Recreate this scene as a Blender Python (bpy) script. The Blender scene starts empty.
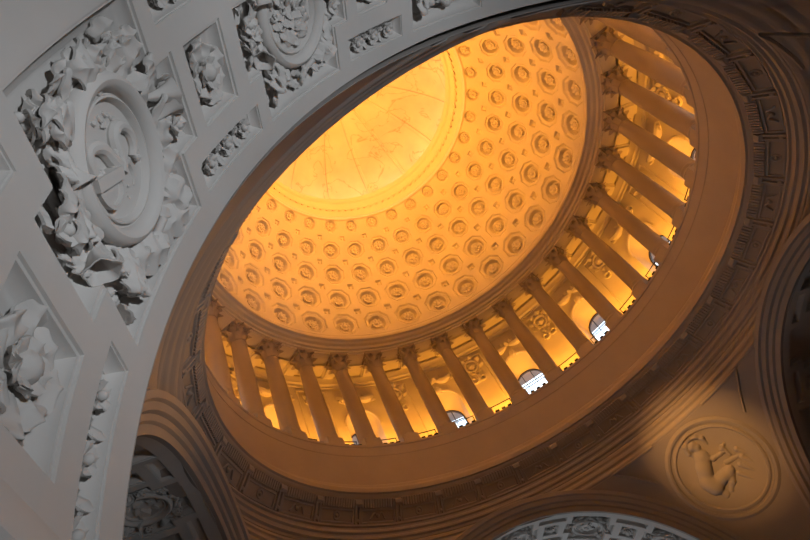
import bpy, math, random
import numpy as np
from mathutils import Matrix, Vector
S = 13.0                      # metres per unit: half the width of the crossing
R_ = math.radians
PI = math.pi
SC = bpy.context.scene
COL = SC.collection
rng = random.Random(7)

# ------------------------------------------------------------------ materials
def mat(name, rgb, rough=.85, var=.05, scale=2.0, bump=.0, bscale=40.0, metal=0.0):
    m = bpy.data.materials.new(name); m.use_nodes = True
    nt = m.node_tree; b = nt.nodes['Principled BSDF']
    b.inputs['Roughness'].default_value = rough; b.inputs['Metallic'].default_value = metal
    b.inputs['Specular IOR Level'].default_value = .25
    tc = nt.nodes.new('ShaderNodeTexCoord')
    n = nt.nodes.new('ShaderNodeTexNoise'); n.inputs['Scale'].default_value = scale; n.inputs['Detail'].default_value = 6
    nt.links.new(tc.outputs['Object'], n.inputs['Vector'])
    r = nt.nodes.new('ShaderNodeValToRGB')
    r.color_ramp.elements[0].position = .3; r.color_ramp.elements[1].position = .7
    r.color_ramp.elements[0].color = (*[c * (1 - var) for c in rgb], 1)
    r.color_ramp.elements[1].color = (*[min(1, c * (1 + var)) for c in rgb], 1)
    nt.links.new(n.outputs['Fac'], r.inputs['Fac']); nt.links.new(r.outputs['Color'], b.inputs['Base Color'])
    if bump:
        n2 = nt.nodes.new('ShaderNodeTexNoise'); n2.inputs['Scale'].default_value = bscale; n2.inputs['Detail'].default_value = 4
        nt.links.new(tc.outputs['Object'], n2.inputs['Vector'])
        bp = nt.nodes.new('ShaderNodeBump'); bp.inputs['Strength'].default_value = bump; bp.inputs['Distance'].default_value = .02
        nt.links.new(n2.outputs['Fac'], bp.inputs['Height']); nt.links.new(bp.outputs['Normal'], b.inputs['Normal'])
    return m
M_PL = mat('plaster', (.60, .575, .55), .85, .04, .8, .12, 9.0)
M_GW = mat('gallery_plaster', (.60, .55, .47), .8, .05, .5, .10, 14.0)
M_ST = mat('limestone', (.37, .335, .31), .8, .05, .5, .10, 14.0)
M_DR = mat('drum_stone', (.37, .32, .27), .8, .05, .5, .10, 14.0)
M_DM = mat('dome_plaster', (.72, .66, .56), .8, .03, .6, .08, 10.0)
M_MT = mat('dark_metal', (.03, .03, .035), .5, .05, 4, 0, 1, .6)
M_FR = mat('window_frame_paint', (.05, .05, .06), .5, .05, 4)
M_GL = bpy.data.materials.new('window_glass'); M_GL.use_nodes = True
nt = M_GL.node_tree; nt.nodes.clear()
o_ = nt.nodes.new('ShaderNodeOutputMaterial'); mx = nt.nodes.new('ShaderNodeMixShader'); mx.inputs[0].default_value = .06
t_ = nt.nodes.new('ShaderNodeBsdfTransparent'); t_.inputs[0].default_value = (.92, .96, 1, 1); g_ = nt.nodes.new('ShaderNodeBsdfGlossy'); g_.inputs['Roughness'].default_value = .05
nt.links.new(t_.outputs[0], mx.inputs[1]); nt.links.new(g_.outputs[0], mx.inputs[2]); nt.links.new(mx.outputs[0], o_.inputs[0])
# painted vault of the oculus: faint drawn figures over plaster
M_SA = mat('painted_vault', (.70, .62, .48), .8, .10, .55, .06, 10)
def add_veins(m):
    nt = m.node_tree; b = nt.nodes['Principled BSDF']; src = b.inputs['Base Color'].links[0].from_socket
    tc = nt.nodes.new('ShaderNodeTexCoord')
    n = nt.nodes.new('ShaderNodeTexNoise'); n.inputs['Scale'].default_value = .38; n.inputs['Detail'].default_value = 5; n.inputs['Distortion'].default_value = 1.2
    nt.links.new(tc.outputs['Object'], n.inputs['Vector'])
    r = nt.nodes.new('ShaderNodeValToRGB'); e = r.color_ramp.elements
    e[0].position = .485; e[0].color = (1, 1, 1, 1); e[1].position = .515; e[1].color = (1, 1, 1, 1)
    k = e.new(.5); k.color = (.72, .60, .45, 1)
    nt.links.new(n.outputs['Fac'], r.inputs['Fac'])
    mm = nt.nodes.new('ShaderNodeMixRGB'); mm.blend_type = 'MULTIPLY'; mm.inputs[0].default_value = .8
    nt.links.new(src, mm.inputs[1]); nt.links.new(r.outputs[0], mm.inputs[2]); nt.links.new(mm.outputs[0], b.inputs['Base Color'])
add_veins(M_SA)

# ------------------------------------------------------------------ mesh builder (coordinates in units)
class MB:
    def __init__(s): s.V = []; s.F = []; s.n = 0
    def add(s, V, F):
        V = np.asarray(V, float).reshape(-1, 3)
        s.V.append(V); s.F += [tuple(i + s.n for i in f) for f in F]; s.n += len(V); return s
    def grid(s, P, cu=False, cv=False, flip=False):
        P = np.asarray(P, float); n, m = P.shape[:2]; F = []
        for i in range(n if cu else n - 1):
            for j in range(m if cv else m - 1):
                a = i * m + j; b = ((i + 1) % n) * m + j; c = ((i + 1) % n) * m + (j + 1) % m; d = i * m + (j + 1) % m
                F.append((a, d, c, b) if flip else (a, b, c, d))
        return s.add(P.reshape(-1, 3), F)
    def box(s, lo, hi):
        x0, y0, z0 = lo; x1, y1, z1 = hi
        V = [(x0,y0,z0),(x1,y0,z0),(x1,y1,z0),(x0,y1,z0),(x0,y0,z1),(x1,y0,z1),(x1,y1,z1),(x0,y1,z1)]
        return s.add(V, [(0,3,2,1),(4,5,6,7),(0,1,5,4),(1,2,6,5),(2,3,7,6),(3,0,4,7)])
    def lathe(s, prof, n=24, c=(0,0,0), lobes=0, amp=0.0, a0=0, a1=2*PI):
        full = abs(a1 - a0 - 2*PI) < 1e-6
        A = np.linspace(a0, a1, n, endpoint=not full)
        P = np.array([[(c[0] + r*(1+amp*math.cos(lobes*a))*math.cos(a), c[1] + r*(1+amp*math.cos(lobes*a))*math.sin(a), c[2] + z) for (r, z) in prof] for a in A])
        return s.grid(P, cu=full)
    def ball(s, c, r, n=8, sq=(1,1,1)):
        pr = [(max(1e-5, math.sin(PI*k/n))*1.0, -math.cos(PI*k/n)) for k in range(n+1)]
        A = np.linspace(0, 2*PI, n+2, endpoint=False)
        P = np.array([[(c[0]+r*sq[0]*a*math.cos(t), c[1]+r*sq[1]*a*math.sin(t), c[2]+r*sq[2]*z) for (a, z) in pr] for t in A])
        return s.grid(P, cu=True)
    def tube(s, pts, rad, n=8, up=(0,0,1)):
        pts = np.asarray(pts, float); k = len(pts); rad = np.broadcast_to(np.asarray(rad, float), (k,))
        T = np.gradient(pts, axis=0); T /= np.linalg.norm(T, axis=1)[:, None] + 1e-12
        up = np.asarray(up, float); rows = []
        for i in range(k):
            x = np.cross(T[i], up); x = x/(np.linalg.norm(x)+1e-9) if np.linalg.norm(x) > 1e-6 else np.array([1.,0,0]); y = np.cross(x, T[i])
            rows.append([pts[i] + rad[i]*(math.cos(t)*x + math.sin(t)*y) for t in np.linspace(0, 2*PI, n, endpoint=False)])
        s.grid(np.array(rows), cv=True)
        for i in (0, k-1):
            s.add([pts[i]] + rows[i], [(0, 1+j, 1+(j+1) % n) for j in range(n)])
        return s
    def sheet(s, P, t):                       # thick leaf-like sheet, thickness along -z of the map space
        P = np.asarray(P, float); Q = P - np.array([0, 0, t]); n, m = P.shape[:2]
        s.grid(P); s.grid(Q, flip=True)
        rim = [(i, 0) for i in range(n)] + [(n-1, j) for j in range(1, m)] + [(i, m-1) for i in range(n-2, -1, -1)] + [(0, j) for j in range(m-2, 0, -1)]
        L = len(rim); V = [P[i, j] for i, j in rim] + [Q[i, j] for i, j in rim]
        return s.add(V, [(k, L+k, L+(k+1) % L, (k+1) % L) for k in range(L)])
    def verts(s): return np.concatenate(s.V) if s.V else np.zeros((0, 3))
    def mapped(s, f):
        o = MB(); V = s.verts(); o.V = [f(V)]; o.F = list(s.F); o.n = len(V); return o

MW = {}
def frame(pos, ex, ey, ez):
    M = np.eye(4); M[:3, 0] = ex; M[:3, 1] = ey; M[:3, 2] = ez; M[:3, 3] = pos; return M
def tag(o, label=None, cat=None, group=None, kind=None):
    if label: o['label'] = label
    if cat: o['category'] = cat
    if group: o['group'] = group
    if kind: o['kind'] = kind
    return o
def mesh_from(V, F, name, m, angle=32):
    me = bpy.data.meshes.new(name)
    me.from_pydata((np.asarray(V)*S).tolist(), [], F)
    me.polygons.foreach_set('use_smooth', [True]*len(me.polygons))
    me.set_sharp_from_angle(angle=R_(angle))
    me.materials.append(m); me.update(); return me
def obj(name, me, parent=None, M=None):
    o = bpy.data.objects.new(name, me); COL.objects.link(o)
    if parent: o.parent = parent
    if M is not None:
        B = Matrix(M.tolist()); B.translation = B.translation*S; o.matrix_basis = B
    return o
def thing(name, label, cat, M, group=None, kind=None):
    o = obj(name, None, None, M); o.empty_display_size = .2
    MW[o.name] = M; return tag(o, label, cat, group, kind)
def part(parent, name, mb, m, world=False, angle=32, top=None):
    V = mb.verts()
    if world:
        Mi = np.linalg.inv(MW[(top or parent).name]); V = V @ Mi[:3, :3].T + Mi[:3, 3]
    return obj(name, mesh_from(V, mb.F, name, m, angle), parent)
def struct(name, mb, m, angle=32, parent=None):
    o = obj(name, mesh_from(mb.verts(), mb.F, name, m, angle), parent)
    if not parent: o['kind'] = 'structure'
    return o
def copy_tree(o, M, label, parent=None):
    c = o.copy(); COL.objects.link(c)
    if parent: c.parent = parent
    else:
        B = Matrix(M.tolist()); B.translation = B.translation*S; c.matrix_basis = B; c['label'] = label; MW[c.name] = M
    for ch in o.children: copy_tree(ch, None, None, c)
    return c
W1 = 'zero first second third fourth fifth sixth seventh eighth ninth tenth eleventh twelfth thirteenth fourteenth fifteenth sixteenth seventeenth eighteenth nineteenth twentieth'.split()
def ordw(n):
    if n <= 20: return W1[n]
    if n < 30: return 'twenty-' + W1[n-20]
    if n == 30: return 'thirtieth'
    return 'thirty-' + W1[n-30]

# ------------------------------------------------------------------ camera
C0 = np.array([-.7147, -1.3755, -.154]); AZ, EL, RO, FPX = .3523, .8020, -.5443, 584.24
fw = np.array([math.cos(EL)*math.sin(AZ), math.cos(EL)*math.cos(AZ), math.sin(EL)])
rt = np.array([math.cos(AZ), -math.sin(AZ), 0]); up = np.cross(rt, fw)
c_, s_ = math.cos(RO), math.sin(RO); rt, up = c_*rt + s_*up, -s_*rt + c_*up
cam = bpy.data.cameras.new('camera'); cam.sensor_width = 36; cam.lens = FPX*36/810; cam.clip_end = 500
co = obj('camera', cam, None, frame(C0, rt, up, -fw)); SC.camera = co
def pix(P):
    d = np.asarray(P) - C0; z = d @ fw
    return (405 + FPX*(d @ rt)/z, 270 - FPX*(d @ up)/z) if z > .01 else (-9999, -9999)
NEAR_R, NEAR_Y = .8433, 1.0139
def seen(P, pad=8, edge=.0):                  # in the frame and not behind the near arch or the near lip of the ring
    P = np.asarray(P, float); x, y = pix(P)
    if not (-pad < x < 810+pad and -pad < y < 540+pad): return False
    d = P - C0
    t = (-NEAR_Y - C0[1])/d[1]
    if 0 < t < 1:
        q = C0 + t*d
        if math.hypot(q[0], max(q[2], 0)) > NEAR_R + edge: return False
    if P[2] > 1.02:
        t = (1.0156 - C0[2])/d[2]; q = C0 + t*d
        if math.hypot(q[0], q[1]) > .9272 + edge: return False
    return True
def pol(r, az, z): a = R_(az); return np.array([r*math.sin(a), r*math.cos(a), z])
def radial(az, r, z):                          # local x along the ring (clockwise), y outwards, z up
    a = R_(az); return frame(pol(r, az, z), (math.cos(a), -math.sin(a), 0), (math.sin(a), math.cos(a), 0), (0, 0, 1))
def rev(mb, prof, n=192, a0=0, a1=360):
    A = np.linspace(a0, a1, n+1); full = abs(a1-a0-360) < 1e-6
    if full: A = A[:-1]
    return mb.grid(np.array([[pol(r, a, z) for (r, z) in prof] for a in A]), cu=full)

# ------------------------------------------------------------------ dome
AZR, AZC = 0.55, 6.57                          # phase of the coffer columns and of the colonnade
prof = np.array([(.920,1.897),(.920,1.95),(.916,2.016),(.901,2.10),(.878,2.18),(.853,2.26),(.822,2.33),(.784,2.395),(.742,2.453),(.697,2.508),(.645,2.556),(.612,2.59)])
seg = np.r_[0, np.cumsum(np.linalg.norm(np.diff(prof, axis=0), axis=1))]; LEN = seg[-1]
def dome_pt(s): return np.interp(s, seg, prof[:, 0]), np.interp(s, seg, prof[:, 1])
sm = np.linspace(0, LEN, 400); kern = np.ones(61)/61
def smooth(a):
    p = np.r_[2*a[0]-a[30:0:-1], a, 2*a[-1]-a[-2:-32:-1]]; return np.convolve(p, kern, 'valid')
rr_, zz_ = (smooth(v) for v in dome_pt(sm))
ROWS = [seg[2], seg[4], seg[6], seg[8], seg[10]]
CW = [2*PI*np.interp(s, sm, rr_)/32 for s in ROWS]
def dome_frame(az, s, off=0.0):
    r, z = np.interp(s, sm, rr_), np.interp(s, sm, zz_)
    dr, dz = (np.interp(s+.01, sm, rr_) - np.interp(s-.01, sm, rr_)), (np.interp(s+.01, sm, zz_) - np.interp(s-.01, sm, zz_))
    l = math.hypot(dr, dz); dr /= l; dz /= l
    a = R_(az); n = np.array([-dz*math.sin(a), -dz*math.cos(a), dr]); t = np.array([dr*math.sin(a), dr*math.cos(a), dz])
    x = np.cross(t, n)
    return frame(pol(r, az, z) - n*off, x, t, n)
def build_dome():
    NA, NS = 32*32, 190
    sv = np.linspace(0, LEN, NS); az = np.arange(NA)*360.0/NA
    r = np.interp(sv, sm, rr_); z = np.interp(sv, sm, zz_)
    dr = np.gradient(r, sv); dz = np.gradient(z, sv); l = np.hypot(dr, dz); dr /= l; dz /= l
    U = ((az - AZR + 5.625) % 11.25 - 5.625)[:, None]*(PI/180)*r[None, :]
    D = np.zeros((NA, NS))
    st = lambda x, w=.0022: np.clip(.5 - x/(2*w), 0, 1)
    for k, s0 in enumerate(ROWS):
        V = (sv - s0)[None, :]; w = CW[k]; sel = np.abs(V) < w*.56
        au, av = np.abs(U), np.abs(V)
        octo = np.maximum(np.maximum(au, av), (au+av)*.7071*1.0)
        R1 = w*(.375, .37, .36, .345, .30)[k]; dep = (1.0, .9, .8, .7, .45)[k]
        d = .010*dep*st(octo - R1) - .005*dep*st(octo-R1*.9) + .006*dep*st(octo - R1*.80)
        rad = np.hypot(U, V); R2 = w*(.245, .245, .245, .24, .24)[k]
        d = d + .026*dep*st(rad - R2, .003) - .003*st(np.abs(rad - R2*1.16) - .0022)
        D += np.where(sel & (octo < R1*1.3), d, 0)
    U2 = ((az - AZR) % 11.25 - 5.625)[:, None]*(PI/180)*r[None, :]
    for k in range(5):
        s1 = (ROWS[k]+ROWS[k+1])/2 if k < 4 else ROWS[4]+.055
        if k == 4: continue
        w = (CW[k]+CW[k+1])/2; V = (sv - s1)[None, :]; b = np.maximum(np.abs(U2), np.abs(V)); h = w*.085
        D += .018*(1-.15*k)*st(b-h) - .010*(1-.15*k)*st(b-h*.5)
    for s1, hw, am in ((LEN-.006, .006, -.006), (.018, .006, -.004), (.034, .003, -.003)):
        D += am*st(np.abs(sv-s1)[None, :]-hw)
    A = np.radians(az)[:, None]
    RR = r[None, :] + D*dz[None, :]; ZZ = z[None, :] - D*dr[None, :]
    P = np.stack([RR*np.sin(A), RR*np.cos(A), ZZ + 0*A], -1)
    mb = MB(); mb.grid(P, cu=True); return struct('ceiling', mb, M_DM, 24)
dome = build_dome()
# oculus rim, guilloche band and painted vault above it
m = MB(); rev(m, [(.614,2.588),(.606,2.594),(.604,2.606),(.598,2.616),(.590,2.640),(.583,2.665),(.577,2.690),(.568,2.698),(.5627,2.7186),(.5627,2.728),(.580,2.735),(.64,2.735)], 160)
rim = struct('trim_1', m, M_DM)
m = MB()
for i in range(96):
    a = 360*i/96; M = radial(a, .588, 2.650)
    P = np.array([[(math.cos(t)*.010*(1 if j not in (0, 4) else .3) , -.004*math.sin(PI*j/4)*1.6+.002, .021*math.sin(t)) for j in range(5)] for t in np.linspace(0, 2*PI, 10, endpoint=False)])
    P = P + np.array([0, 0, 0]); Q = P @ np.array([[.8,0,.6],[0,1,0],[-.6,0,.8]]).T
    g = MB(); g.grid(Q, cu=True); V = g.verts() @ M[:3, :3].T + M[:3, 3]; m.add(V, g.F)
tw = obj('rope_moulding', mesh_from(m.verts(), m.F, 'rope_moulding', M_DM), rim)
m = MB(); R3 = .66; Z3 = 2.735
cap = [(R3*math.cos(t), Z3 + .40*math.sin(t)) for t in np.linspace(0, PI/2-.001, 30)]
rev(m, cap, 128)
vault = struct('ceiling', m, M_SA)
m = MB()
for i in range(16):
    a = 360*(i+.35)/16; P = []
    for t in np.linspace(.03, PI/2-.12, 30):
        r, z = R3*math.cos(t), Z3+.40*math.sin(t); hw = .006+.008*r
        P.append([pol(r, a, z) + np.array([math.cos(R_(a)), -math.sin(R_(a)), 0])*x*hw - np.array([math.sin(R_(a))*math.cos(t), math.cos(R_(a))*math.cos(t), math.sin(t)])*e for x, e in ((-1, 0), (-.7, .009), (.7, .009), (1, 0))])
    m.grid(np.array(P))
rev(m, [(.10, Z3+.40*math.sqrt(1-(.10/R3)**2)), (.10, Z3+.38), (.085, Z3+.378), (.08, Z3+.40)], 48)
obj('rib', mesh_from(m.verts(), m.F, 'rib', M_SA), vault)

# rosettes
def leaf_pts(L, W, rise, curl, lobes, n=11, mm=7, notch=.28, ridge=.18, cup=.25):
    P = []
    if n > 10: n, mm = 23, 11
    for i in range(n):
        t = i/(n-1)
        w = W*(math.sin(PI*min(1, .06+.94*t)**.75)**.75)*(1-notch+notch*abs(math.cos(lobes*PI*t)))+.0004
        if t > .97: w *= .6
        x = L*t; h = rise*math.sin(PI*.62*t)
        if t > .6: q = (t-.6)/.4; x -= curl*L*q*q*.9; h += rise*.35*q - curl*L*.6*q*q*q
        row = []
        for j in range(mm):
            s = 2*j/(mm-1)-1
            row.append((x, s*w, h - cup*abs(s)**1.6*w + ridge*W*(1-abs(s))**3 + (.16*w*abs(s)*math.cos(2*lobes*PI*t - 1.2*abs(s)) if n > 10 else .10*w*abs(s)*math.cos(2*lobes*PI*t))))
        P.append(row)
    return np.array(P)
def place(P, base, ang, h0=0, tilt=0):
    c, s = math.cos(ang), math.sin(ang); ct, st = math.cos(tilt), math.sin(tilt)
    x, y, z = P[..., 0], P[..., 1], P[..., 2]
    y, z = y*ct - z*st, y*st + z*ct
    return np.stack([base[0] + c*x - s*y, base[1] + s*x + c*y, h0 + z], -1)
def mk_rosette(w, dep, M, label, group):
    t = thing('rosette', label, 'rosette', M, group)
    R = w*.205; g = MB()
    for k in range(8):
        a = 2*PI*k/8
        g.sheet(place(leaf_pts(R*1.0, R*.36, R*.38, .25, 2, 7, 5), (0, 0), a, .001), R*.10)
    g.lathe([(R*.35, -.002), (R*.35, R*.1), (.0001, R*.12)], 10)
    part(t, 'petals', g, M_DM)
    b = MB(); b.lathe([(R*.34, R*.25), (R*.36, R*.34), (R*.25, R*.48), (R*.12, R*.55), (.0001, R*.56)], 12, lobes=6, amp=.08)
    part(t, 'bud', b, M_DM); return t
RN = ['lowest', 'second lowest', 'middle', 'second highest', 'highest']
proto = {}
for k, s0 in enumerate(ROWS):
    lst = []
    for i in range(32):
        az = AZR + 11.25*i; dep = .030*(1.0, .9, .8, .7, .45)[k]
        M = dome_frame(az, s0, dep)
        if seen(M[:3, 3], 4, -.0): lst.append((( az - 200) % 360, M))
    lst.sort(key=lambda t: t[0])
    for n, (_, M) in enumerate(lst):
        lab = 'round plaster rosette, %s from left in the %s coffer ring of the dome' % (ordw(n+1), RN[k])
        if k not in proto: proto[k] = mk_rosette(CW[k], 1, M, lab, 'rosettes in the %s coffer ring' % RN[k])
        else: copy_tree(proto[k], M, lab)

# ------------------------------------------------------------------ entablature over the colonnade
m = MB(); rev(m, [(1.035,1.828),(.955,1.828),(.955,1.838),(.948,1.840),(.948,1.850),(.938,1.853),(.935,1.866),(.922,1.871),(.915,1.880),(.9015,1.884),(.9015,1.893),(.908,1.899),(.925,1.899)], 192)
struct('trim_2', m, M_GW, 28)
# ring at the foot of the drum: band, lip, frieze and mouldings on the pendentives
m = MB()
rev(m, [(1.06,1.262),(.962,1.262),(.945,1.260),(.945,1.250),(.9475,1.247),(.9475,1.205),(.949,1.203),(.949,1.066),(.943,1.060),(.940,1.048),(.931,1.040),(.9272,1.034),(.9272,1.0156),(.934,1.012),(.936,1.006),(.940,1.002),(.998,.921)], 192)
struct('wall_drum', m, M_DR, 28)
m = MB()
rev(m, [(.998,.923),(.990,.921),(.990,.914),(.997,.911),(.998,.903),(.992,.897),(.992,.890),(.999,.885),(1.000,.877),(.996,.873),(.997,.866),(1.005,.861),(1.006,.852),(1.014,.846)], 192)
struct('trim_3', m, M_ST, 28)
# gallery behind the columns
RW = 1.15
m = MB(); rev(m, [(1.03,1.262),(1.03,1.235),(1.24,1.235)], 128); struct('floor', m, M_GW)
m = MB()
for i in range(32):
    az = AZC + 11.25*i + 5.625; r0, r1 = 1.0, 1.16
    def q(x, r, z): return pol(r, az + math.degrees(x*r/RW/r if False else x), z)
    hb = R_(5.625); st = [(0, 1.828), (.016, 1.828), (.019, 1.838), (.024, 1.840), (.027, 1.846)]
    ring = []
    ra, rb = 1.03, 1.155
    for d, z in st:
        dd = d/1.1
        ring.append([q(-hb+dd*.9+(.01 if d else 0), ra+d*.75, z), q(hb-dd*.9-(.01 if d else 0), ra+d*.75, z), q(hb-dd*.9-(.01 if d else 0), rb-d*.75, z), q(-hb+dd*.9+(.01 if d else 0), rb-d*.75, z)])
    m.grid(np.array(ring), cv=True); m.add(ring[-1], [(0, 1, 2, 3)])
struct('ceiling', m, M_GW, 20)

def baymap(az):                                # x along wall, y outwards from the wall face, z up (absolute)
    return lambda V: np.stack([(RW+V[:, 1])*np.sin(R_(az)+V[:, 0]/RW), (RW+V[:, 1])*np.cos(R_(az)+V[:, 0]/RW), V[:, 2]], -1)
HB = R_(5.625)*RW; HW, ZS = .088, 1.534; WW, WZ, WY = .075, 1.462, .062
def arc(hw, zs, n=16): return [(hw*math.cos(t), zs + hw*math.sin(t)) for t in np.linspace(0, PI, n)]
wall = MB()
for i in range(32):
    az = AZC + 11.25*i + 5.625; f = baymap(az); g = MB()
    if i % 2 == 1:
        a = arc(HW, ZS, 24)[::-1]; xs = [p[0] for p in a]
        P = [[(x, 0, z), (x, 0, 1.83)] for x, z in a]; g.grid(np.array(P), flip=True)
        for sx in (-1, 1): g.grid(np.array([[(sx*HW, 0, 1.235), (sx*HW, 0, ZS), (sx*HW, 0, 1.83)], [(sx*HB, 0, 1.235), (sx*HB, 0, ZS), (sx*HB, 0, 1.83)]]), flip=sx < 0)
        o1 = [(-HW, 1.235)] + arc(HW, ZS, 24)[::-1] + [(HW, 1.235)]; o2 = [(-WW, 1.235)] + arc(WW, WZ, 24)[::-1] + [(WW, 1.235)]
        g.grid(np.array([[(x, 0, z) for x, z in o1], [(x*1.0, .004, z) for x, z in o1], [(x, WY, z) for x, z in o2]]))
        hood = [[(x*k, y, ZS+(z-ZS)*k if z > ZS else z) for x, z in o1[1:-1]] for k, y in ((1.0, 0), (1.0, -.008), (1.10, -.010), (1.13, -.004), (1.13, 0))]
        g.grid(np.array(hood), flip=True)
        sill = 1.31
    else:
        g.grid(np.array([[(x, 0, 1.235), (x, 0, 1.83)] for x in np.linspace(-HB, HB, 7)]), flip=True)
        for x0, x1, z0, z1 in ((-.082, .082, 1.30, 1.755),):   # raised panel moulding
            fr = [[(x0+d, y, z0+d), (x1-d, y, z0+d), (x1-d, y, z1-d), (x0+d, y, z1-d)] for d, y in ((0, 0), (.002, -.006), (.007, -.006), (.010, 0))]
            g.grid(np.array(fr), cv=True)
    g.grid(np.array([[(x, y, z) for y, z in ((0, 1.775), (-.006, 1.778), (-.006, 1.790), (-.014, 1.798), (-.014, 1.812), (-.022, 1.83))] for x in np.linspace(-HB, HB, 5)]))
    wall.V.append(f(g.verts())); wall.F += [tuple(v + wall.n for v in ff) for ff in g.F]; wall.n += g.n
struct('wall_gallery', wall, M_GW, 30)
# outside of the drum: cornice of the outer colonnade seen through the windows
m = MB(); rev(m, [(1.225,1.545),(1.30,1.545),(1.30,1.60),(1.42,1.60),(1.42,1.66),(1.22,1.75)], 96); struct('trim_4', m, M_ST)

# ------------------------------------------------------------------ columns
def leafcluster(g, r, z0, z1, n, flare, wid, ph=0):
    for k in range(n):
        a = 2*PI*(k+ph)/n; H = z1-z0; P = []
        for i in range(7):
            t = i/6; rad = r + .0015 + flare*(t**2.4)*1.0; z = z0 + H*(t - .22*max(0, t-.72)/.28*.9); w = wid*(1-.55*t**3)*(1-.2*math.cos(4*PI*t)*.5)
            if i == 6: z -= H*.10; rad += flare*.5; w *= .6
            P.append([(rad + (0 if abs(s) < .5 else -.0012), s*w, z) for s in (-1, -.45, 0, .45, 1)])
        P = np.array(P); c, s = math.cos(a), math.sin(a)
        Q = np.stack([P[..., 0]*c - P[..., 1]*s, P[..., 0]*s + P[..., 1]*c, P[..., 2]], -1)
        g.grid(Q); Q2 = Q - np.stack([np.full(Q.shape[:2], c*.003), np.full(Q.shape[:2], s*.003), np.zeros(Q.shape[:2])], -1); g.grid(Q2, flip=True)
def mk_column(M, label, group):
    t = thing('column', label, 'column', M, group)
    b = MB(); b.box((-.041, -.041, -.02), (.041, .043, .012)); b.box((-.040, -.040, .012), (.040, .040, .022))
    b.lathe([(.041, .022), (.0425, .027), (.041, .032), (.039, .034), (.0385, .040), (.040, .044), (.040, .048), (.0385, .052)], 28)
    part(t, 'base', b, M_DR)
    sh = MB(); H0, H1 = .052, .452
    sh.lathe([(.0385 - .0065*(max(0, u-.25)/.75)**1.6, H0+(H1-H0)*u) for u in np.linspace(0, 1, 14)] + [(.0345, H1), (.0345, H1+.006), (.0325, H1+.007)], 28)
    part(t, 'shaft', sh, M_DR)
    c = MB(); c.lathe([(.032, H1+.006), (.032, H1+.06), (.040, H1+.083)], 24)
    leafcluster(c, .033, H1+.006, H1+.050, 8, .019, .0135); leafcluster(c, .033, H1+.032, H1+.080, 8, .026, .0125, .5)
    for k in range(4):
        a = PI/4 + k*PI/2
        P = [((.034+.020*u - .010*max(0, u-.6))*1.15, H1+.055+.026*u) for u in np.linspace(0, 1, 5)]
        sp = [(.056 + .008*math.cos(v)*(1-v/9), H1+.074 + .008*math.sin(v)*(1-v/9)) for v in np.linspace(1.8, 7.5, 12)]
        pts = [(r*math.cos(a), r*math.sin(a), z) for r, z in P + sp]
        c.tube(pts, .0055, 6, up=(-math.sin(a), math.cos(a), 0))
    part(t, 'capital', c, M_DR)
    ab = MB(); n = 9; out = []
    for k in range(4):
        a0 = PI/4 + k*PI/2
        for j in range(n):
            a = a0 + (PI/2)*j/n; u = abs(j/n-.5)*2; r = .047 + .017*u**2
            out.append((r*math.cos(a), r*math.sin(a)))
    ab.grid(np.array([[(x*k, y*k, z) for x, y in out] for k, z in ((.93, H1+.083), (.97, H1+.088), (1, H1+.090), (1, H1+.0995))]), cv=True)
    part(t, 'abacus', ab, M_DR); return t
ZB = 1.282; cp = None; vis = []
for i in range(-4, 28):
    az = AZC + 11.25*i - 11.25*6
    if any(seen(pol(.993, az, z), 6, .0) for z in (1.33, 1.4, 1.55, 1.7)): vis.append(((az-200) % 360, az))
vis.sort(); COLS = [a for _, a in vis]
for n, az in enumerate(COLS):
    lab = 'tall amber-lit column, %s from left in the colonnade below the dome' % ordw(n+1)
    M = radial(az, .993, ZB)
    if cp is None: cp = mk_column(M, lab, 'columns of the drum colonnade')
    else: copy_tree(cp, M, lab)
    # pedestal step under each column
m = MB()
for i in range(32):
    M = radial(AZC+11.25*i, .993, 1.262); g = MB(); g.box((-.042, -.043, -.02), (.042, .05, 0)); 
    V = g.verts() @ M[:3, :3].T + M[:3, 3]; m.add(V, g.F)
struct('trim_5', m, M_DR)
print('columns', len(COLS), [round(a % 360, 1) for a in COLS])

# windows, wreaths, garlands, rails, lamps in the bays
def sgn(az): return (az - 200) % 360
bays = []
for i in range(32):
    az = AZC + 11.25*i + 5.625
    if any(seen(pol(r, az+d, z), 3) for d in (-3, 0, 3) for r, z in ((1.15, 1.4), (1.15, 1.5), (1.15, 1.65), (1.0, 1.5))): bays.append((sgn(az), i, az % 360))
bays.sort(); print('bays', [(i, round(a, 1)) for _, i, a in bays])
def inv4(M, V): Mi = np.linalg.inv(M); return V @ Mi[:3, :3].T + Mi[:3, 3]
def bpart(parent, name, g, m, az, top): 
    return part(parent, name, g.mapped(baymap(az)), m, True, 32, top)
nw = 0; nwr = 0; nb = 0
def sweep_ring(c, R, r, n=28, k=8):
    return [[(c[0] + (R + r*math.cos(b))*math.cos(a), c[1] - r*math.sin(b), c[2] + (R + r*math.cos(b))*math.sin(a)) for b in np.linspace(0, 2*PI, k, endpoint=False)] for a in np.linspace(0, 2*PI, n, endpoint=False)]
def sheet_y(g, P, t):                           # leaf built in (x, z) of the wall, rising towards the room
    h = MB(); h.sheet(P, t); V = h.verts(); g.add(np.stack([V[:, 0], -V[:, 2], V[:, 1]], -1), h.F)
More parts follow.
